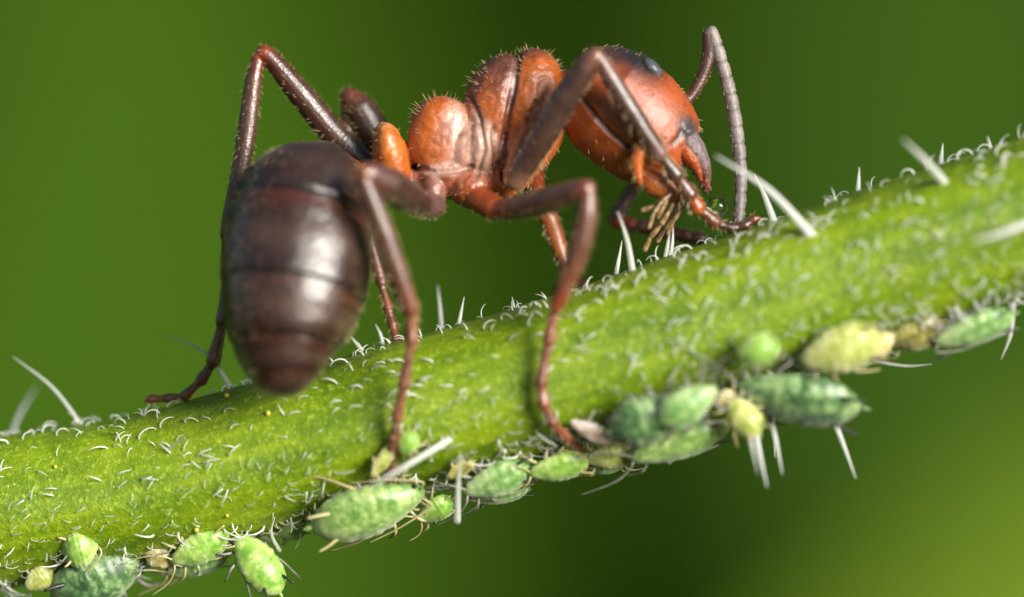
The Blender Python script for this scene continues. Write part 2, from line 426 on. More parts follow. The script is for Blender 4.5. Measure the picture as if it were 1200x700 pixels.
for k in range(4200):
    x = rng.uniform(-7.2, 7.2); thd = rng.uniform(-115, 112); th = math.radians(thd)
    low = max(0, min(1, (20 - thd) / 70))                       # denser and steeper low on the stem
    if rng.random() > .34 + .66 * low: continue
    if rng.random() < .35 + .25 * math.sin(x * 2.3 + thd * .05): continue
    if thd > 66 and rng.random() < .6: continue
    if thd > 5: ang = rng.choice((0, math.pi)) + rng.gauss(0, .55); pr = rng.choice((0, 0, 2, 1))
    else: ang = rng.gauss(.65, .42) + (math.pi if rng.random() < .15 else 0); pr = rng.choice((0, 1, 3, 3, 4))
    add_hair(x, th, min(.27, max(.08, rng.gauss(.185, .05))) * (1 if thd > 5 else .74), ang, pr)
for k in range(130):                                            # the fringe along the upper edge
    x = rng.uniform(-7.2, 7.2); add_hair(x, math.radians(rng.gauss(84, 9)), rng.uniform(.09, .20), rng.uniform(0, 6.28), rng.choice((0, 1, 3, 4)))
for k in range(280):                                            # thick nap on the upper reach of the stem
    x = rng.uniform(1.0, 7.2); add_hair(x, math.radians(rng.uniform(-65, 55)), rng.uniform(.09, .19), rng.gauss(.5, .9), rng.choice((0, 1, 3, 2)))
for k in range(420):                                            # pale down along the lower edge
    x = rng.uniform(-7.2, 7.2); add_hair(x, math.radians(rng.gauss(-68, 14)), rng.uniform(.16, .38), rng.gauss(.6, 1.0), rng.choice((1, 3, 3, 4)))
hairs.sort(key=lambda h: -h[0])
inframe = [h for h in hairs if abs(h[1].translation.x) < 6.0]
nbig = inframe[:290]; ids = set(id(h) for h in nbig)
for h in nbig:
    link('hair', pmesh[h[2]], stem, h[1])
vs_, fs = [], []
for h in hairs:
    if id(h) in ids: continue
    M = h[1]; n0 = len(vs_); p = protos[h[2]]
    vs_.extend(tuple(M @ Vector(v)) for v in p.v); fs.extend(tuple(n0 + i for i in f) for f in p.f)
me = bpy.data.meshes.new('fine_hair'); me.from_pydata(vs_, [], fs); me.materials.append(m_hair)
me.polygons.foreach_set('use_smooth', [True] * len(me.polygons))
o = link('fine_hair', me, stem); o['kind'] = 'stuff'

# long straight bristles
def bristle(pts, r, mat=m_bristle):
    n = len(pts); mb = MB(); a = [P(*p) for p in pts]
    a[0] = a[0] + (a[0] - a[1]).normalized() * .08
    mb.loft(a, [r * (.84 - .74 * (i / (n - 1)) ** 1.3) / 100 for i in range(n)], 1.0, (1, 1, 1), seg=8, step=.05)
    return link('bristle', mb.mesh('bristle', [mat]), stem)
def top_y(u): return stem_at((u - 600) / 100)[0].y
BR = [((96, 500), (62, 455), (15, 418), 3.6, .0, .05), ((8, 528), (22, 488), (45, 450), 5, .3, 1.5), ((10, 548), (9, 530), (9, 508), 3.5, -.2, -.2),
      ((268, 450), (238, 412), (191, 392), 2.6, .1, .1), ((178, 540), (197, 527), (217, 513), 4.0, -.5, -1.2), ((428, 416), (419, 404), (410, 394), 4, .0, .1),
      ((518, 394), (516, 365), (513, 334), 4.5, .2, .7), ((537, 384), (540, 368), (544, 348), 3.6, .05, .1), ((721, 328), (725, 305), (729, 282), 4, .0, .1),
      ((741, 316), (735, 282), (724, 248), 5, -.2, -.6), ((779, 306), (783, 285), (786, 264), 4, .0, .1), ((785, 304), (788, 285), (789, 264), 3.4, .0, .05),
      ((946, 270), (900, 222), (838, 182), 6.4, -.75, -1.1), ((908, 262), (897, 232), (884, 204), 5.5, -.1, .3), ((1110, 218), (1086, 190), (1059, 164), 7, -.5, -1.5),
      ((1005, 232), (1006, 216), (1007, 196), 4.5, .0, .2), ((1102, 202), (1103, 186), (1105, 168), 5, .0, .4), ((900, 478), (909, 515), (917, 556), 5, -.2, -.6),
      ((880, 478), (889, 525), (899, 571), 6, -.2, -.8), ((872, 480), (880, 518), (889, 555), 5, -.2, -1.2), ((905, 478), (907, 508), (908, 537), 4, .1, .2),
      ((968, 470), (986, 515), (1003, 561), 5, -.1, -.3), ((522, 518), (478, 545), (434, 570), 5.5, -.85, -1.7), ((536, 606), (537, 570), (540, 530), 5, -.5, -1.1),
      ((1030, 424), (1062, 429), (1092, 427), 3, .1, .1), ((1186, 362), (1184, 392), (1173, 422), 5, .0, .3), ((1204, 262), (1172, 274), (1140, 283), 6, -1.2, -1.8),
      ((325, 640), (318, 625), (322, 606), 3, -.3, -.5), ((448, 402), (446, 392), (440, 380), 3, .1, .1), ((600, 372), (602, 360), (600, 348), 3.2, 0, .1),
      ((645, 360), (640, 350), (634, 342), 3, 0, .1), ((660, 600), (655, 585), (648, 575), 3, 0, .1), ((1165, 190), (1162, 176), (1158, 160), 5, 0, .5)]
for a, b, c, r, y0, y1 in BR:
    if a[1] == 600: continue
    uy = top_y(a[0]); ys = (uy + y0, uy + (y0 + y1) / 2, uy + y1)
    bristle([(*a, ys[0]), (*b, ys[1]), (*c, ys[2])], r)

# small yellow glands
gm = MB(); gm.ell((0, 0, 0), (1, 1, 1), (1, 1, 1), nu=10, nv=7); gme = gm.mesh('gland', [m_gland])
for k in range(8):
    x = rng.uniform(-6, 6); th = math.radians(rng.uniform(-50, 95)); p, n, T, E = stem_pt(x, th, .012)
    r = rng.uniform(.018, .034); link('gland', gme, stem, Matrix.Translation(p) @ Matrix.Scale(r, 4))

# ------------------------------------------------------------------ the ant
ORG = (.40, .086, .003); ORD = (.26, .045, .003); RED = (.18, .028, .005); BRN = (.028, .009, .005); DRK = (.012, .005, .004)
FEM = (.046, .018, .012); TIB = (.062, .023, .013); TAR = (.19, .052, .014); PNK = (.30, .16, .13); GRY = (.22, .17, .17)
A = MB()
def lerp(a, b, t): t = max(0, min(1, t)); return tuple(x * (1 - t) + y * t for x, y in zip(a, b))

# gaster, overlapping plates
def gaster():
    rows = [(171, 376, 4), (176, 377, 28), (188, 374, 48), (205, 368, 64), (230, 358, 77), (262, 351, 84), (300, 348, 88), (335, 344, 86), (365, 339, 80), (392, 334, 70), (415, 332, 58), (436, 332, 44), (450, 333, 35), (459, 335, 25), (464, 336, 9)]
    v = np.array([r[0] for r in rows]); uu = np.array([r[1] for r in rows]); hw = np.array([r[2] for r in rows])
    edges = [0.235, 0.575, 0.80, 0.925]
    fine = np.linspace(171, 464, 400); hs = np.interp(fine, v, hw); kk = np.hanning(31); kk /= kk.sum()
    hs = np.sqrt(np.convolve(np.pad(hs ** 2, 15, mode='reflect', reflect_type='odd'), kk, 'valid').clip(4)); us = np.convolve(np.pad(np.interp(fine, v, uu), 15, mode='edge'), kk, 'valid')
    pts, ra, rb, col = [], [], [], []
    N = 150
    for i in range(N + 1):
        t = i / N; vv = 171 + (464 - 171) * t
        a = np.interp(vv, fine, hs) / 100
        seg0 = max([0] + [e for e in edges if e <= t]); seg1 = min([1.0] + [e for e in edges if e > t])
        q = (t - seg0) / (seg1 - seg0)
        a *= (.976 + .030 * q ** .7) if seg0 > 0 else (.98 + .026 * q)
        y = -.28 - .90 * t ** .85
        # plates hang down on the viewer's right: rings are tipped
        pts.append(P(np.interp(vv, fine, us), vv, y)); ra.append(a); rb.append(a * .94)
        c = BRN
        if q > .86: c = lerp(BRN, (.018, .006, .004), (q - .86) / .1)
        if seg0 > 0:
            if q < .09: c = (.008, .003, .002)
            elif q < .36: c = lerp((.060, .014, .005), BRN, (q - .09) / .27)
        if .32 < q < .8: c = lerp(BRN, (.058, .029, .021), 1 - abs(q - .55) / .25)
        if seg0 == 0: c = lerp(c, (.028, .014, .011), .7)
        col.append(c)
    A.loft(pts, ra, rb, col, reg=1, seg=72, step=.05)
gaster()
A.tube([P(400, 205, -.30), P(436, 216, -.12), P(462, 214, 0), P(496, 214, .04)], [.26, .15, .13, .16], RED, reg=2)
# petiole scale
A.loft([P(466, 216, .03), P(461, 200, .02), P(457, 178, .0), P(452, 158, -.01), P(448, 148, -.01), P(446, 143, -.01)], [.20, .225, .215, .16, .10, .03], [.24, .30, .33, .29, .20, .06], [ORD, ORG, (.46, .11, .005), (.48, .13, .01), (.52, .20, .05), (.52, .24, .09)], reg=2, seg=40)
# propodeum and thorax
def cf_prop(x, y, z): return lerp(ORG, (.42, .17, .12), (x * .8 - z * .45 + .1))  # pinkish sheen on the right and lower side mixed into the colour
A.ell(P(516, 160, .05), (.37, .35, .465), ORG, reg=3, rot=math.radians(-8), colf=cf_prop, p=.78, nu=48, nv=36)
A.ell(P(548, 174, .04), (.30, .36, .40), (.40, .17, .10), reg=2, rot=math.radians(-6))
A.tube([P(520, 190, .06), P(550, 165, .05), P(585, 150, .05)], [.28, .24, .33], (.30, .10, .06), reg=2)
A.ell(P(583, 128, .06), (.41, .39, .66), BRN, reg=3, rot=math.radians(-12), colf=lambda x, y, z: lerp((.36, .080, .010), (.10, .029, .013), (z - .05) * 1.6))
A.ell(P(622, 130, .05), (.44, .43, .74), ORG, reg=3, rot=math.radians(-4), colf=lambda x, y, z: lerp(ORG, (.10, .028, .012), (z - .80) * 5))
A.ell(P(566, 170, .02), (.26, .40, .42), (.38, .20, .14), reg=2, rot=math.radians(-10))
A.ell(P(612, 175, .0), (.30, .40, .42), ORD, reg=2, rot=math.radians(-12))
A.ell(P(530, 206, .05), (.44, .34, .28), (.26, .065, .018), reg=2, rot=math.radians(-4))
A.ell(P(552, 220, -.06), (.30, .30, .25), (.30, .065, .014), reg=2, rot=math.radians(-18))
A.ell(P(588, 212, .02), (.24, .30, .20), (.34, .070, .006), reg=2, rot=math.radians(-30))
A.tube([P(640, 130, .06), P(664, 122, .06), P(696, 118, .06)], [.26, .19, .26], (.12, .03, .012), reg=2)

# head
hax = [(662, 84, 3), (666, 88, 20), (675, 92, 41), (690, 101, 57), (714, 118, 68), (742, 141, 68), (765, 162, 63), (782, 178, 53), (791, 187, 42), (798, 193, 27), (802, 197, 9)]
def head_col():
    out = []
    for i, h in enumerate(hax):
        t = i / (len(hax) - 1); out.append(lerp((.29, .050, .003), (.33, .065, .008), t))
    return out
A.loft([P(u, v, .06) for u, v, r in hax], [r / 100 for u, v, r in hax], [r / 100 * .92 for u, v, r in hax], head_col(), reg=4, seg=64, step=.03)
A.ell(P(800, 152, .02), (.20, .40, .17), (.10, .06, .06), reg=4, rot=math.radians(-52))            # clypeus
A.tube([P(745, 196, -.22), P(768, 212, -.25), P(790, 228, -.22)], [.12, .19, .13], (.46, .12, .02), reg=4)   # labium
A.tube([P(770, 190, -.30), P(788, 200, -.32), P(798, 222, -.25)], [.10, .10, .07], ORG, reg=4)

def limb(pts, col, reg=5):
    """(u, v, y, radius in hundredths of a mm) joints"""
    A.tube([P(*p[:3]) for p in pts], [p[3] / 100 for p in pts], col, reg=reg)
def claws(p, d, s=.07):
    p = P(*p)
    for a in (-.5, .5):
        dd = Vector((d[0], d[1] + a, d[2])).normalized(); A.tube([p, p + dd * s * .6 + Vector((0, 0, .015)), p + dd * s + Vector((0, 0, -.03))], [.028, .02, .008], RED, reg=7, seg=8)
def tarsus(pts, col=TAR, n=0):
    for i, (a, b) in enumerate(zip(pts[:-1], pts[1:])):          # each joint widens towards its end
        a, b = np.array(a, float), np.array(b, float); c = col[i] if hasattr(col[0], '__len__') else lerp(col, tuple(x * .55 for x in col), i % 2 * .6)
        r = .5 * (a[3] + b[3]); m = (a + b) / 2
        limb([(*a[:3], r * .70), (*m[:3], r * .80), (*b[:3], r * 1.06)], c, 6)

# far hind leg
limb([(492, 238, .18, 17), (470, 226, .24, 15)], ORD)
limb([(468, 226, .25, 11), (440, 202, .36, 14), (392, 158, .42, 16), (350, 108, .38, 15), (318, 70, .34, 11), (309, 62, .34, 11)], [RED, BRN, (.05, .018, .010), (.05, .018, .010), (.08, .02, .01), RED])
limb([(303, 66, .33, 7.5), (297, 95, .31, 10), (290, 150, .29, 11.5), (280, 212, .28, 11.5), (270, 255, .27, 10), (265, 276, .27, 8)], [RED, (.10, .04, .022), (.06, .025, .015), (.06, .025, .015), (.12, .045, .02), RED])
tarsus([(265, 278, .27, 8), (268, 320, .30, 8), (261, 378, .28, 9), (250, 424, .32, 8), (236, 446, .38, 6.5), (216, 465, .43, 6), (196, 467, .46, 5.5), (177, 468, .50, 5.5)], (.15, .045, .018))
claws((175, 468, .51), (-1, 0, -.35))
# far mid leg
limb([(556, 214, .30, 16), (528, 212, .45, 14)], RED)
limb([(520, 210, .48, 12), (482, 192, .62, 15), (445, 164, .70, 20), (421, 128, .74, 19), (409, 114, .76, 13)], [RED, BRN, (.03, .011, .007), (.04, .014, .008), (.12, .03, .012)])
limb([(405, 118, .78, 6.5), (408, 160, .76, 9), (420, 220, .70, 10), (436, 290, .58, 9), (447, 332, .48, 7)], (.12, .04, .018))
tarsus([(447, 334, .48, 6), (455, 362, .42, 6.5), (460, 382, .38, 6.5), (466, 402, .30, 6)], (.17, .05, .02))
# far fore leg
limb([(622, 200, .30, 16), (628, 228, .42, 12)], RED)
limb([(630, 232, .46, 10), (644, 258, .56, 11.5), (656, 292, .60, 10), (664, 312, .58, 8)], [(.30, .08, .02), (.26, .075, .018), (.30, .09, .02), (.12, .04, .02)])
tarsus([(664, 314, .58, 6), (674, 326, .5, 6), (684, 336, .38, 5)], (.14, .04, .02))
# near hind leg
A.ell(P(508, 226, -.12), (.16, .22, .24), (.20, .075, .05), reg=2)
limb([(510, 242, -.28, 14), (496, 240, -.50, 14)], (.10, .05, .045))
limb([(494, 239, -.55, 14), (478, 230, -.85, 19), (455, 216, -1.20, 20), (432, 204, -1.45, 14), (426, 202, -1.5, 11)], [FEM, FEM, FEM, (.12, .05, .04), TAR])
limb([(425, 206, -1.5, 8), (434, 232, -1.48, 12.5), (450, 275, -1.40, 14), (468, 325, -1.30, 12.5), (481, 362, -1.20, 11)], [(.13, .04, .022), TIB, (.10, .042, .028), (.10, .040, .025), (.15, .045, .02)])
tarsus([(483, 368, -1.18, 8), (482, 400, -1.12, 8), (473, 452, -1.03, 7), (465, 490, -.92, 7), (461, 525, -.74, 6.5), (457, 556, -.50, 6)], (.22, .075, .035))
claws((456, 560, -.46), (-.1, 0, -1))
# near mid leg
limb([(560, 232, -.25, 16), (580, 244, -.42, 15)], ORD)
limb([(584, 246, -.46, 12), (610, 243, -.68, 14), (642, 235, -.98, 16), (672, 226, -1.25, 13.5), (688, 221, -1.38, 11)], [RED, (.09, .03, .018), (.08, .032, .022), (.10, .04, .028), (.22, .07, .04)])
limb([(690, 224, -1.40, 8), (688, 248, -1.40, 12), (680, 288, -1.35, 13), (665, 328, -1.26, 10.5), (652, 360, -1.18, 9)], [(.17, .05, .025), (.11, .040, .026), (.11, .038, .024), (.14, .038, .018), RED])
tarsus([(650, 364, -1.17, 7), (643, 400, -1.12, 7.5), (634, 450, -1.08, 7), (637, 474, -1.06, 8), (648, 497, -.95, 7), (664, 513, -.72, 6.5), (678, 525, -.44, 6)], (.20, .055, .025))
claws((680, 526, -.40), (.6, 0, -.5))
# near fore leg
limb([(636, 140, -.20, 20), (618, 180, -.34, 23), (604, 210, -.44, 16)], [ORG, ORG, ORG])
limb([(603, 214, -.50, 11), (615, 194, -.56, 14), (637, 158, -.66, 16.5), (662, 116, -.76, 16.5), (685, 82, -.86, 13.5), (698, 65, -.90, 11)], [(.2, .10, .07), FEM, FEM, FEM, FEM, (.17, .06, .04)])
limb([(701, 66, -.90, 8), (716, 92, -.86, 11), (740, 132, -.78, 12.5), (762, 166, -.70, 11.5), (773, 181, -.65, 10.5)], [(.17, .07, .05), (.10, .05, .04), FEM, FEM, (.17, .09, .08)])
tarsus([(776, 184, -.64, 9), (792, 205, -.58, 10), (808, 228, -.50, 10), (817, 243, -.45, 10), (838, 261, -.38, 7), (858, 268, -.34, 6), (874, 264, -.32, 6), (884, 257, -.30, 5.5)], [(.07, .03, .022), (.10, .032, .016), (.36, .075, .008), (.13, .035, .014), (.06, .02, .010), (.07, .022, .011), (.12, .035, .014)])
claws((886, 256, -.30), (1, 0, -.2), .09)
A.tube([P(752, 172, -.62), P(746, 190, -.62), P(750, 214, -.60)], [.09, .08, .045], ORG, reg=6)        # cleaning spur
# antennae
limb([(801, 122, -.02, 6), (812, 110, .0, 6.5), (824, 88, .02, 7.5), (831, 62, .02, 8.5), (831, 40, .0, 8.5)], (.07, .025, .018), 8)
fn = [(834, 36), (846, 74), (857, 118), (865, 168), (868, 215), (865, 264)]
fp, fv = catmull([np.array((a, b, 0.0)) for a, b in fn], [[0]] * 6, 1.0)
fp = np.array(fp); fl = np.concatenate([[0], np.cumsum(np.linalg.norm(np.diff(fp, axis=0), axis=1))])
NS = 12
limb([(a, b, -.02 - .2 * (k / 5) ** 2, 5.5) for k, (a, b) in enumerate(fn)], (.03, .014, .012), 9)
for k in range(NS):
    s0, s1 = fl[-1] * k / NS, fl[-1] * (k + 1) / NS - 2.2
    a = [(np.interp(s, fl, fp[:, 0]), np.interp(s, fl, fp[:, 1])) for s in (s0, (s0 + s1) / 2, s1)]
    r = (6.0 + 2.0 * math.sin(math.pi * (k + 2.5) / (NS + 3))) if k < NS - 1 else 7
    yy = -.02 - .2 * (k / NS) ** 2
    limb([(*a[0], yy, r * .96), (*a[1], yy, r * 1.06), (*a[2], yy, r * 1.04)], lerp((.22, .185, .18), (.15, .13, .14), k / NS), 9)
limb([(790, 160, .5, 8), (760, 195, .66, 8), (738, 228, .76, 8), (722, 254, .80, 9)], (.03, .014, .010), 8)
for k in range(8):
    t0, t1 = k / 8, (k + .86) / 8
    q = lambda t: (720 + 104 * t, 259 + 22 * t, .80 - .30 * t)
    limb([(*q(t0), 7.5), (*q((t0+t1)/2), 9), (*q(t1), 8.5)], lerp(RED, (.06, .022, .012), k * .5), 8)

def build_ant():
    src = A.mesh('ant_shells', [m_ant]); tmp = link('ant_shells', src)
    md = tmp.modifiers.new('r', 'REMESH'); md.mode = 'VOXEL'; md.voxel_size = .0145
    dg = bpy.context.evaluated_depsgraph_get(); me = bpy.data.meshes.new_from_object(tmp.evaluated_get(dg))
    bpy.data.objects.remove(tmp); me.name = 'ant'
    n = len(me.vertices); co = np.empty(n * 3, np.float32); me.vertices.foreach_get('co', co); co = co.reshape(-1, 3).astype(float)
    # smooth once or twice along edges
    ne = len(me.edges); ed = np.empty(ne * 2, np.int32); me.edges.foreach_get('vertices', ed); ed = ed.reshape(-1, 2)
    deg = np.bincount(ed.ravel(), minlength=n).astype(float)[:, None]
    for lam in (.5, -.52, .5, -.52, .4):
        acc = np.zeros_like(co)
        for k in range(3):
            acc[:, k] = np.bincount(ed[:, 0], co[ed[:, 1], k], n) + np.bincount(ed[:, 1], co[ed[:, 0], k], n)
        co = co + lam * (acc / np.maximum(deg, 1) - co)
    kd = kdtree.KDTree(len(A.v))
    for i, p in enumerate(A.v): kd.insert(p, i)
    kd.balance()
    src_i = np.array([kd.find(p)[1] for p in co])
    col = np.array(A.col)[src_i]; reg = np.array(A.reg)[src_i]; flow = np.array(A.flow)[src_i]
    me.vertices.foreach_set('co', co.astype(np.float32).ravel()); me.update()
    nr = np.empty(n * 3, np.float32); me.vertex_normals.foreach_get('vector', nr); nr = nr.reshape(-1, 3).astype(float)
    # blur the tints a little over the surface
    for _ in range(6):
        acc = np.zeros_like(col)
        for k in range(3): acc[:, k] = np.bincount(ed[:, 0], col[ed[:, 1], k], n) + np.bincount(ed[:, 1], col[ed[:, 0], k], n)
        col = .5 * col + .5 * acc / np.maximum(deg, 1)
    # sutures: real grooves with dark membrane
    K = (D + co[:, 1]) / D; U_ = 600 + co[:, 0] / K * 100; V_ = 350 - co[:, 2] / K * 100
    disp = np.zeros(n)
    for i in np.where(reg == 1)[0]:
        p_ = co[i]; disp[i] += .007 * noise.noise(p_ * 4.5) + .0035 * noise.noise(p_ * 16)
    rug = np.isin(reg, [2, 3, 4])                              # the rough, wrinkled armour of chest and head
    for i in np.where(rug)[0]:
        p_ = co[i]; a_ = .014 if reg[i] != 4 else .004
        disp[i] += a_ * noise.noise(p_ * 5.5) + .5 * a_ * noise.noise(p_ * 15)
    def groove(poly, w, depth, tint, regs, amt=.85):
        best = np.full(n, 1e9)
        for (a, b) in zip(poly[:-1], poly[1:]):
            a = np.array(a, float); b = np.array(b, float); d = b - a; L2 = d @ d
            t = np.clip(((U_ - a[0]) * d[0] + (V_ - a[1]) * d[1]) / L2, 0, 1)
            best = np.minimum(best, np.hypot(U_ - a[0] - t * d[0], V_ - a[1] - t * d[1]))
        m = np.exp(-(best / w) ** 2) * np.isin(reg, regs) * (nr[:, 1] < .2)
        disp[:] -= m * depth; col[:] = col * (1 - amt * m[:, None]) + np.array(tint) * amt * m[:, None]
    groove([(664, 106), (683, 117), (697, 136), (714, 155), (740, 176)], 3.0, .05, DRK, [4])
    groove([(742, 176), (744, 192), (748, 206)], 5.5, .03, (.05, .012, .006), [4], .8)
    groove([(790, 168), (797, 160), (803, 150), (812, 146)], 4, .03, DRK, [4], .8)
    groove([(607, 66), (603, 100), (596, 130), (590, 165), (590, 210)], 3.2, .05, (.07, .02, .012), [2, 3])
    groove([(628, 120), (612, 150), (602, 190)], 2.8, .03, (.12, .03, .012), [2, 3])
    groove([(550, 112), (562, 140), (568, 175), (560, 205)], 3.0, .04, (.12, .032, .014), [2, 3])
    groove([(578, 150), (580, 180), (578, 205)], 2.6, .03, (.16, .05, .02), [2, 3])
    groove([(486, 196), (510, 202), (536, 200), (552, 196)], 3.0, .05, (.07, .02, .012), [2, 3])
    for k in range(1, NS):                                      # rings of the feeler
        s0 = fl[-1] * k / NS; c0 = np.array([np.interp(s0, fl, fp[:, 0]), np.interp(s0, fl, fp[:, 1])]); c1 = np.array([np.interp(s0 + 2, fl, fp[:, 0]), np.interp(s0 + 2, fl, fp[:, 1])])
        d_ = (c1 - c0) / np.linalg.norm(c1 - c0); n_ = np.array((-d_[1], d_[0])); groove([c0 - n_ * 14, c0 + n_ * 14], 1.3, .008, (.05, .04, .04), [9], .6)
    # dark crown of the head and pale highlights painted on the chest
    def patch(u, v, a, b, rot, tint, amt, regs):
        c, s = math.cos(rot), math.sin(rot); x = (U_ - u) * c + (V_ - v) * s; y = -(U_ - u) * s + (V_ - v) * c
        m = np.clip(1.6 - 1.2 * np.sqrt((x / a) ** 2 + (y / b) ** 2), 0, 1) * amt * np.isin(reg, regs)
        col[:] = col * (1 - m[:, None]) + np.array(tint) * m[:, None]
    patch(716, 58, 58, 20, .10, (.030, .012, .008), .95, [4])
    patch(752, 70, 34, 20, .75, (.010, .007, .007), .95, [4])
    patch(806, 150, 17, 11, 1.0, (.05, .04, .045), .9, [4])
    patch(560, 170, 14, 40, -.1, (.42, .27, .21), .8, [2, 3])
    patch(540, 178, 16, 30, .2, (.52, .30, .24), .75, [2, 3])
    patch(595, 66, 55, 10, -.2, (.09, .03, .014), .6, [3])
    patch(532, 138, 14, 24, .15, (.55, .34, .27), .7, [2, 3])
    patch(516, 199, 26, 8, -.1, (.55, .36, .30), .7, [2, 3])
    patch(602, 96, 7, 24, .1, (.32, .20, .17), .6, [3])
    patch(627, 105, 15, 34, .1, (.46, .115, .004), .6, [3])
    co += nr * disp[:, None]
    me.vertices.foreach_set('co', co.astype(np.float32).ravel())
    for a_ in list(me.color_attributes): me.color_attributes.remove(a_)
    at = me.color_attributes.new('tint', 'FLOAT_COLOR', 'POINT'); arr = np.ones((n, 4), np.float32); arr[:, :3] = col; at.data.foreach_set('color', arr.ravel())
    mt = me.attributes.new('matte', 'FLOAT', 'POINT')
    tab = np.array([0, .05, .16, .15, .20, .08, .06, 0, .12, .30]); mt.data.foreach_set('value', tab[reg].astype(np.float32))
    me.materials.clear(); me.materials.append(m_ant)
    me.polygons.foreach_set('use_smooth', [True] * len(me.polygons)); me.update()
    o = link('ant', me)
    tag(o, 'rusty red and dark brown ant standing over the hairy green stem', 'ant')
    print('ant verts', n)
    # bristly coat
    rs = np.random.RandomState(5); vs_, fs = [], []
    def seta(p, d, L, r):
        d = d / np.linalg.norm(d); s = np.cross(d, (.3, .8, .5)); s /= np.linalg.norm(s); t = np.cross(d, s); n0 = len(vs_)
        cv = np.array((0, 0, -.12 * L))
        for (q, rr) in ((-.1, 1), (.5, .75)):
            for k in range(3):
                an = k * 2.094; vs_.append(p + d * L * q + cv * max(q, 0) ** 2 + (s * math.cos(an) + t * math.sin(an)) * r * rr)
        vs_.append(p + d * L + cv)
        for k in range(3):
            k2 = (k + 1) % 3; fs.append((n0+k, n0+k2, n0+3+k2, n0+3+k)); fs.append((n0+3+k, n0+3+k2, n0+6))
    def scatter(regs, count, L, lean, r, cond=None):
        idx = np.where(np.isin(reg, regs) & (cond if cond is not None else True))[0]
        for i in rs.choice(idx, min(count, len(idx)), replace=False):
            d = nr[i] + lean * flow[i] + rs.normal(0, .15, 3); seta(co[i], d, rs.uniform(*L), r)
    up = nr[:, 2] > .35
    scatter([3], 150, (.06, .13), -.1, .0042, up)
    scatter([2, 3], 420, (.03, .07), .6, .0038)
    scatter([4], 260, (.03, .06), .8, .004)
    scatter([1], 1500, (.03, .055), 1.5, .002, V_ < 400)
    scatter([1], 26, (.07, .12), .5, .003, (V_ > 420))
    scatter([1], 110, (.05, .09), .8, .004, (np.abs(nr[:, 1]) < .3) & (V_ < 400))
    scatter([5], 2600, (.035, .075), .9, .0032)
    scatter([6], 800, (.04, .08), .9, .0036)
    scatter([8], 250, (.02, .04), 1.2, .003)
    scatter([9], 420, (.015, .028), 2.0, .0022)
    hm = bpy.data.meshes.new('hair'); hm.from_pydata([tuple(v) for v in vs_], [], fs); hm.materials.append(m_seta)
    h = link('hair', hm, o); h['kind'] = 'stuff'
    return o
ant = build_ant()

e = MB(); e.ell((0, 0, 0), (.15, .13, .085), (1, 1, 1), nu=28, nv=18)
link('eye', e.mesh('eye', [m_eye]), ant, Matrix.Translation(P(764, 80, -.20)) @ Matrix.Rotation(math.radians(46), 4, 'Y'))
def mandible(dy, tint):
    m = MB()
    m.loft([P(792, 154, -.10 + dy), P(803, 163, -.15 + dy), P(814, 176, -.16 + dy), P(823, 191, -.14 + dy), P(828, 207, -.11 + dy), P(828, 228, -.08 + dy)], [.10, .15, .135, .095, .055, .012], [.16, .17, .15, .11, .07, .015], tint, seg=32, step=.015, bump=lambda t: 1 + .05 * noise.noise((t * 9, dy, .3)))
    m.loft([P(792, 166, -.16 + dy), P(803, 176, -.19 + dy), P(812, 188, -.18 + dy), P(818, 200, -.15 + dy), P(822, 212, -.12 + dy)], [.08, .11, .09, .06, .02], [.13, .14, .12, .08, .02], (.30, .055, .008), seg=24, step=.02)
    for (u, v, du, dv) in ((812, 190, -7, 12), (817, 198, -7, 11), (821, 206, -6, 10), (824, 214, -6, 9), (827, 221, -4, 7)):
        m.loft([P(u + 5, v - 3, -.12 + dy), P(u, v, -.12 + dy), P(u + du * .7, v + dv * .7, -.12 + dy)], [.05, .035, .004], 1.0, (.16, .03, .012), seg=8, step=.03)
    return link('mandible', m.mesh('mandible', [m_mand]), ant)
mandible(0, [(.05, .03, .03), (.13, .095, .10), (.15, .11, .115), (.14, .09, .09), (.13, .05, .04), (.06, .012, .008)])
mandible(.42, [(.20, .05, .02), (.24, .06, .02), (.22, .05, .02), (.16, .04, .02), (.12, .03, .02), (.06, .02, .015)])
def palp(pts, r):
    m = MB(); r *= .78
    for a, b in zip(pts[:-1], pts[1:]):
        pa, pb = P(*a), P(*b); d = pb - pa
        m.tube([pa + d * .08, pa + d * .5, pa + d * .92], [r * .8, r * 1.05, r], (1, 1, 1), seg=10, step=.02)
    link('palp', m.mesh('palp', [m_palp]), ant)
palp([(792, 232, -.3), (784, 248, -.32), (774, 264, -.3), (762, 278, -.26), (755, 294, -.22)], .042)
palp([(796, 234, -.2), (790, 252, -.2), (778, 270, -.18), (770, 284, -.16)], .036)
palp([(780, 230, -.34), (768, 242, -.36), (752, 247, -.36)], .045)
palp([(788, 226, -.42), (776, 236, -.46), (766, 250, -.46), (760, 268, -.44)], .034)
palp([(798, 226, -.30), (800, 244, -.32), (790, 258, -.32), (782, 276, -.30)], .032)
palp([(800, 236, -.1), (792, 250, -.1), (776, 262, -.1)], .036)
palp([(784, 226, -.36), (778, 242, -.38), (770, 256, -.38)], .04)

# honeydew drop held under the jaws
M = Mat('honeydew'); n = M.noise(M.coords(), 6, 2); M.color(M.ramp(n, [(.3, (.80, .90, .72)), (.7, (.95, .93, .80))])); M.set(Roughness=.03, Transmission_Weight=1.0, IOR=1.36)
d = MB(); d.ell(P(840, 243, -.14), (.135, .13, .14), (1, 1, 1), nu=32, nv=20)
tag(link('honeydew_drop', d.mesh('honeydew_drop', [M.m])), 'small clear round honeydew drop hanging between the ant jaws and foot', 'droplet')

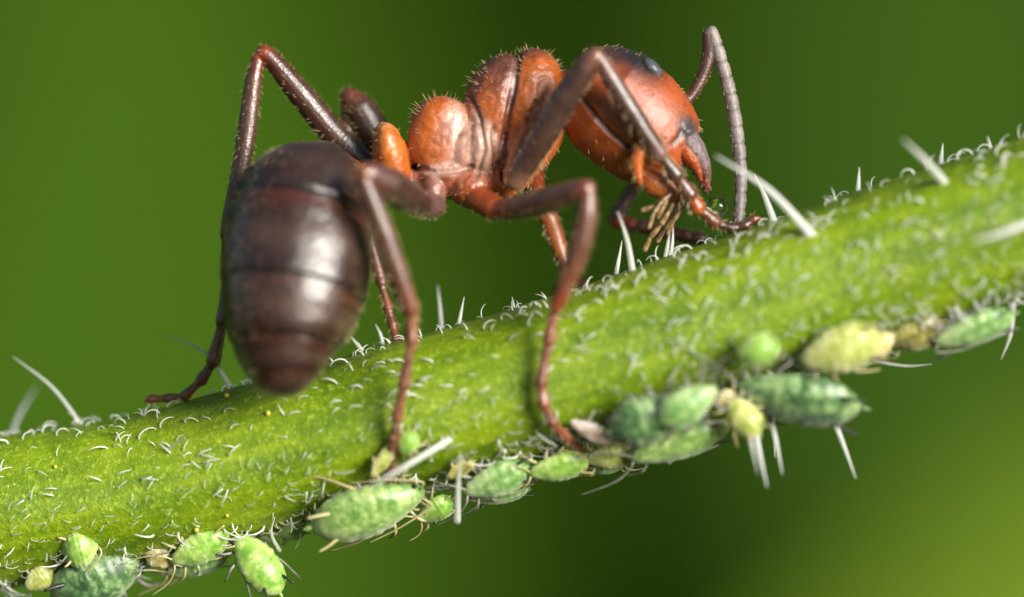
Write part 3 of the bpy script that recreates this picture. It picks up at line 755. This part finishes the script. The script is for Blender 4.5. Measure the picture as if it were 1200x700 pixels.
# ------------------------------------------------------------------ aphids
PT = [0, .02, .06, .13, .25, .40, .55, .68, .78, .86, .92, .97, 1.0]
PR = [.03, .22, .46, .72, .93, 1.0, .95, .82, .66, .50, .42, .28, .03]
def aphid(head, tail, wpx, dorsal, mat, label, limbs=m_limb, flat=.66, legs=(1, 1, 1, 1, 1, 1), ant_=True, seed=0, husk=False, spread=1.0, name='aphid', cat='aphid', back=False):
    r_ = random.Random(seed + 77); h, t = P(*head), P(*tail); L = (h - t).length; W = wpx / 200.0
    X = (h - t).normalized(); R = frame(X, dorsal); mw = Matrix.Translation((h + t) / 2) @ R.to_4x4()
    mb = MB(); NT, SG = 46, 28; base = 0
    for i in range(NT + 1):
        q = i / NT; rr = np.interp(q, PT, PR) * W
        rr *= 1 - .035 * max(0, math.cos(q * math.pi * 2 * 8.5 + .8 * math.sin(seed + 5 * q))) ** 8 * (1 if .08 < q < .9 else 0)
        arch = .10 * W * math.sin(math.pi * q) - (.10 * W if q > .85 else 0) * (q - .85) / .15
        for j in range(SG):
            a = 2 * math.pi * j / SG; ca, sa = math.cos(a), math.sin(a)
            z = sa * (flat if sa > 0 else flat * .62); k = 1 + (.07 if not husk else .22) * noise.noise((q * 4 + seed, ca * 1.5, sa * 1.5)) + .03 * noise.noise((q * 14 + seed, ca * 4, sa * 4))
            k += .05 * math.exp(-(sa / .22) ** 2) + .018 * (1 - abs(sa)) * math.cos(q * math.pi * 17 + math.pi)           # scalloped flanks
            mb.v.append(np.array(((q - .5) * L, ca * rr * k, z * rr * k + arch))); mb.col.append((1, 1, 1)); mb.reg.append(0); mb.flow.append((1, 0, 0))
    for i in range(NT):
        for j in range(SG):
            a = i * SG + j; b = i * SG + (j + 1) % SG; mb.f.append((a, a + SG, b + SG, b)); mb.mi.append(0)
    mb.f.append(tuple(range(SG))); mb.mi.append(0); mb.f.append(tuple(NT * SG + j for j in reversed(range(SG)))); mb.mi.append(0)
    k = 0
    lr = max(.015, W * .055)
    for (q, dx) in ((.80, .28), (.68, -.05), (.56, -.42)):
        for s in (-1, 1):
            if legs[k]:
                x0 = (q - .5) * L; a = r_.uniform(.85, 1.15) * spread; j = r_.uniform(-.1, .1)
                p = [(x0, s * W * .45, -.28 * W), (x0 + dx * L * .35, s * W * 1.05 * a, .02 * W), (x0 + (dx * .9 + j) * L, s * W * 1.45 * a, -.42 * W), (x0 + (dx * 1.15 + j) * L, s * W * 1.55 * a, -.62 * W)]
                mb.loft(p, [lr * 1.2, lr * 1.15, lr * .75, lr * .5], 1.0, (1, 1, 1), seg=7, step=.06, mi=1, ref=(0.1, .2, 1))
            k += 1
    if ant_:
        for s in (-1, 1):
            x0 = .46 * L; dr = -1 if back else 1
            p = [(x0, s * W * .18, .08 * W), (x0 + .05 * L, s * W * .5, .2 * W), (x0 + dr * .22 * L, s * W * 1.0, .15 * W), (x0 + dr * .55 * L, s * W * (1.2 + r_.uniform(-.2, .3)), -.05 * W)]
            mb.loft(p, [lr * .9, lr * .8, lr * .6, lr * .35], 1.0, (1, 1, 1), seg=6, step=.06, mi=1, ref=(0.1, .2, 1))
    p = [(-.49 * L, 0, 0), (-.53 * L, 0, .02 * W), (-.57 * L, 0, .03 * W)]
    mb.loft(p, [.10 * W, .09 * W, .02 * W], 1.0, (1, 1, 1), seg=8, step=.05, mi=0)
    me = mb.mesh(name, [mat, limbs]); o = link(name, me, None, mw)
    if name == 'aphid': tag(o, label, cat, 'aphids feeding along the underside of the stem')
    else: tag(o, label, cat)
    if not husk:
        for s in (-1, 1):
            c = MB(); c.loft([(-.30 * L, s * W * .52, .38 * W), (-.40 * L, s * W * .66, .50 * W), (-.50 * L, s * W * .74, .56 * W)], [.085 * W, .065 * W, .05 * W], 1.0, (1, 1, 1), seg=10, step=.04)
            x = link('cornicle', c.mesh('cornicle', [m_tip if limbs is m_limbd else limbs])); x.parent = o
            c = MB(); c.ell((.43 * L, s * W * .40, .10 * W), (.095 * W,) * 3, (1, 1, 1), nu=12, nv=8)
            x = link('eye', c.mesh('eye', [m_aeye])); x.parent = o
    return o
def ay(u, off): return top_y(u) + off
DN = (0.0, -.55, -.85)
def ap(hu, hv, tu, tv, off, wpx, mat, label, dorsal=DN, off2=None, **kw):
    hv -= 4; tv -= 4; m = (hu + tu) / 2; return aphid((hu, hv, ay(m, off)), (tu, tv, ay(m, off if off2 is None else off2)), wpx, dorsal, mat, label, seed=int(hu + tv), **kw)
ap(-38, 668, 14, 650, -.35, 62, A_BLUE, 'blue green aphid beyond the tiny lime aphid, its rear end towards it', dorsal=(.2, -.8, -.4))
ap(116, 640, 72, 650, -.66, 48, A_LIME, 'tiny round lime green aphid, smallest beside the dark mottled aphid', dorsal=(0, -1, -.1), legs=(0, 1, 0, 1, 0, 0), back=True)
ap(168, 656, 60, 708, -.30, 74, A_DARK, 'dark green mottled aphid with pale flecks below the tiny lime aphid', dorsal=(-.2, -.75, -.55), limbs=m_limbd)
ap(200, 664, 268, 628, -.45, 40, A_LIME, 'slim light green aphid lying just above its twin', dorsal=(.1, -.9, -.35))
ap(192, 676, 268, 652, -.15, 36, A_BLUE, 'slim pale green aphid tucked under its light green twin', dorsal=(.0, -.6, -.8))
ap(276, 630, 328, 700, -.35, 48, A_LIME, 'green aphid hanging head up and clear of the stem', dorsal=(.35, -.9, -.1), limbs=m_limbd)
ap(326, 632, 358, 616, -.15, 34, A_MOTT, 'small green aphid half hidden beside the hanging aphid', dorsal=DN)
ap(498, 580, 364, 622, -.60, 66, A_MOTT, 'large pale mottled green aphid under the ant hind foot', dorsal=(.1, -.85, -.5), spread=1.1, back=True)
ap(490, 614, 530, 588, -.25, 34, A_LIME, 'small pale green aphid beside the rear of the large mottled one', dorsal=(.1, -.7, -.6))
ap(543, 582, 622, 548, -.40, 44, A_BLUE, 'blue green aphid with a row of pale ridges above a flatter one', dorsal=(.1, -.85, -.5), limbs=m_limbd)
ap(556, 592, 622, 572, -.05, 30, A_BLUE, 'narrow flat blue green aphid squeezed under another', dorsal=DN, limbs=m_limbd)
ap(618, 560, 690, 542, -.35, 36, A_LIME, 'smooth bright green aphid between the blue green pair and the ant foot', dorsal=(.1, -.85, -.5), legs=(1, 0, 1, 0, 1, 0))
ap(686, 544, 740, 532, -.25, 34, A_YELL, 'yellow green nymph just below the ant middle foot', dorsal=(.0, -.8, -.6))
ap(734, 548, 690, 552, -.05, 24, A_BLUE, 'thin pale aphid peeping out below the yellow green nymph', dorsal=DN)
ap(802, 478, 716, 510, -.90, 56, A_DARK, 'blurred dark green aphid on the stem face beside the shed skin', dorsal=(.1, -.95, -.25), limbs=m_limbd)
ap(840, 458, 770, 500, -1.05, 44, A_BLUE, 'blurred pale blue green aphid overlapping the dark one on the stem face', dorsal=(.1, -.95, -.25), limbs=m_limbd)
ap(736, 543, 858, 500, -.35, 44, A_MOTT, 'long pale speckled aphid lying below the blurred blue green one', dorsal=(.1, -.8, -.6), limbs=m_limbd)
ap(852, 470, 890, 514, -.70, 36, A_YELL, 'yellow green nymph hanging beside the dark striped aphid', dorsal=(.2, -.95, -.1))
ap(856, 456, 1010, 482, -.55, 68, A_DARK, 'large dark green aphid with pale stripes hanging above the stiff bristles', dorsal=(-.1, -.8, -.6), limbs=m_limbd)
ap(864, 420, 912, 408, -1.15, 38, A_LIME, 'soft blurred lime nymph on the stem face above the dark striped aphid', dorsal=(0, -1, -.1), ant_=False, legs=(0,) * 6)
ap(938, 428, 1032, 398, -.80, 56, A_YELL, 'plump pale yellow aphid behind the dark striped aphid', dorsal=(.0, -.95, -.3), legs=(0, 1, 0, 1, 0, 1), ant_=False)
ap(1040, 404, 1108, 386, -.30, 44, A_BROWN, 'yellow brown aphid with pale legs beside the green one near the upper stem', dorsal=(.0, -.8, -.6))
ap(1094, 406, 1188, 372, -.35, 42, A_BLUE, 'green aphid with long grey feelers, last along the upper stem', dorsal=(.1, -.8, -.6), limbs=m_limbd, back=True)
ap(470, 536, 486, 510, -1.0, 24, A_LIME, 'tiny pale nymph on the stem face behind the ant hind foot', dorsal=(0, -1, -.1), ant_=False)

def husk(hu, hv, tu, tv, off, wpx, label, mat=A_HUSK, dorsal=(0, -.9, -.3)):
    m = (hu + tu) / 2
    aphid((hu, hv, ay(m, off)), (tu, tv, ay(m, off)), wpx, dorsal, mat, label, limbs=m_limb, flat=.5, husk=True, seed=int(hu), legs=(0, 0, 1, 0, 0, 0), name='shed_skin', cat='shed skin', ant_=False)
husk(668, 494, 724, 518, -.75, 22, 'whitish brown shed skin beside the ant middle foot', A_PINK)
husk(166, 640, 200, 662, -.40, 26, 'pale yellow shed skin between the dark aphid and the slim twins')
husk(436, 560, 462, 520, -.95, 18, 'thin yellow shed skin behind the ant hind foot', A_YELL)
husk(1010, 420, 1046, 392, -.62, 24, 'pale straw shed skin between the plump yellow and brown aphids')
husk(366, 612, 392, 592, -.55, 18, 'small yellow shed skin at the tail of the large mottled aphid', A_YELL)
husk(838, 474, 862, 462, -.70, 22, 'straw coloured shed skin above the hanging yellow green nymph')
husk(30, 690, 62, 668, -.45, 30, 'yellow green shed skin below the tiny lime aphid', A_YELL)
husk(524, 560, 556, 540, -.60, 18, 'crumpled straw shed skin above the blue green pair', A_BROWN)
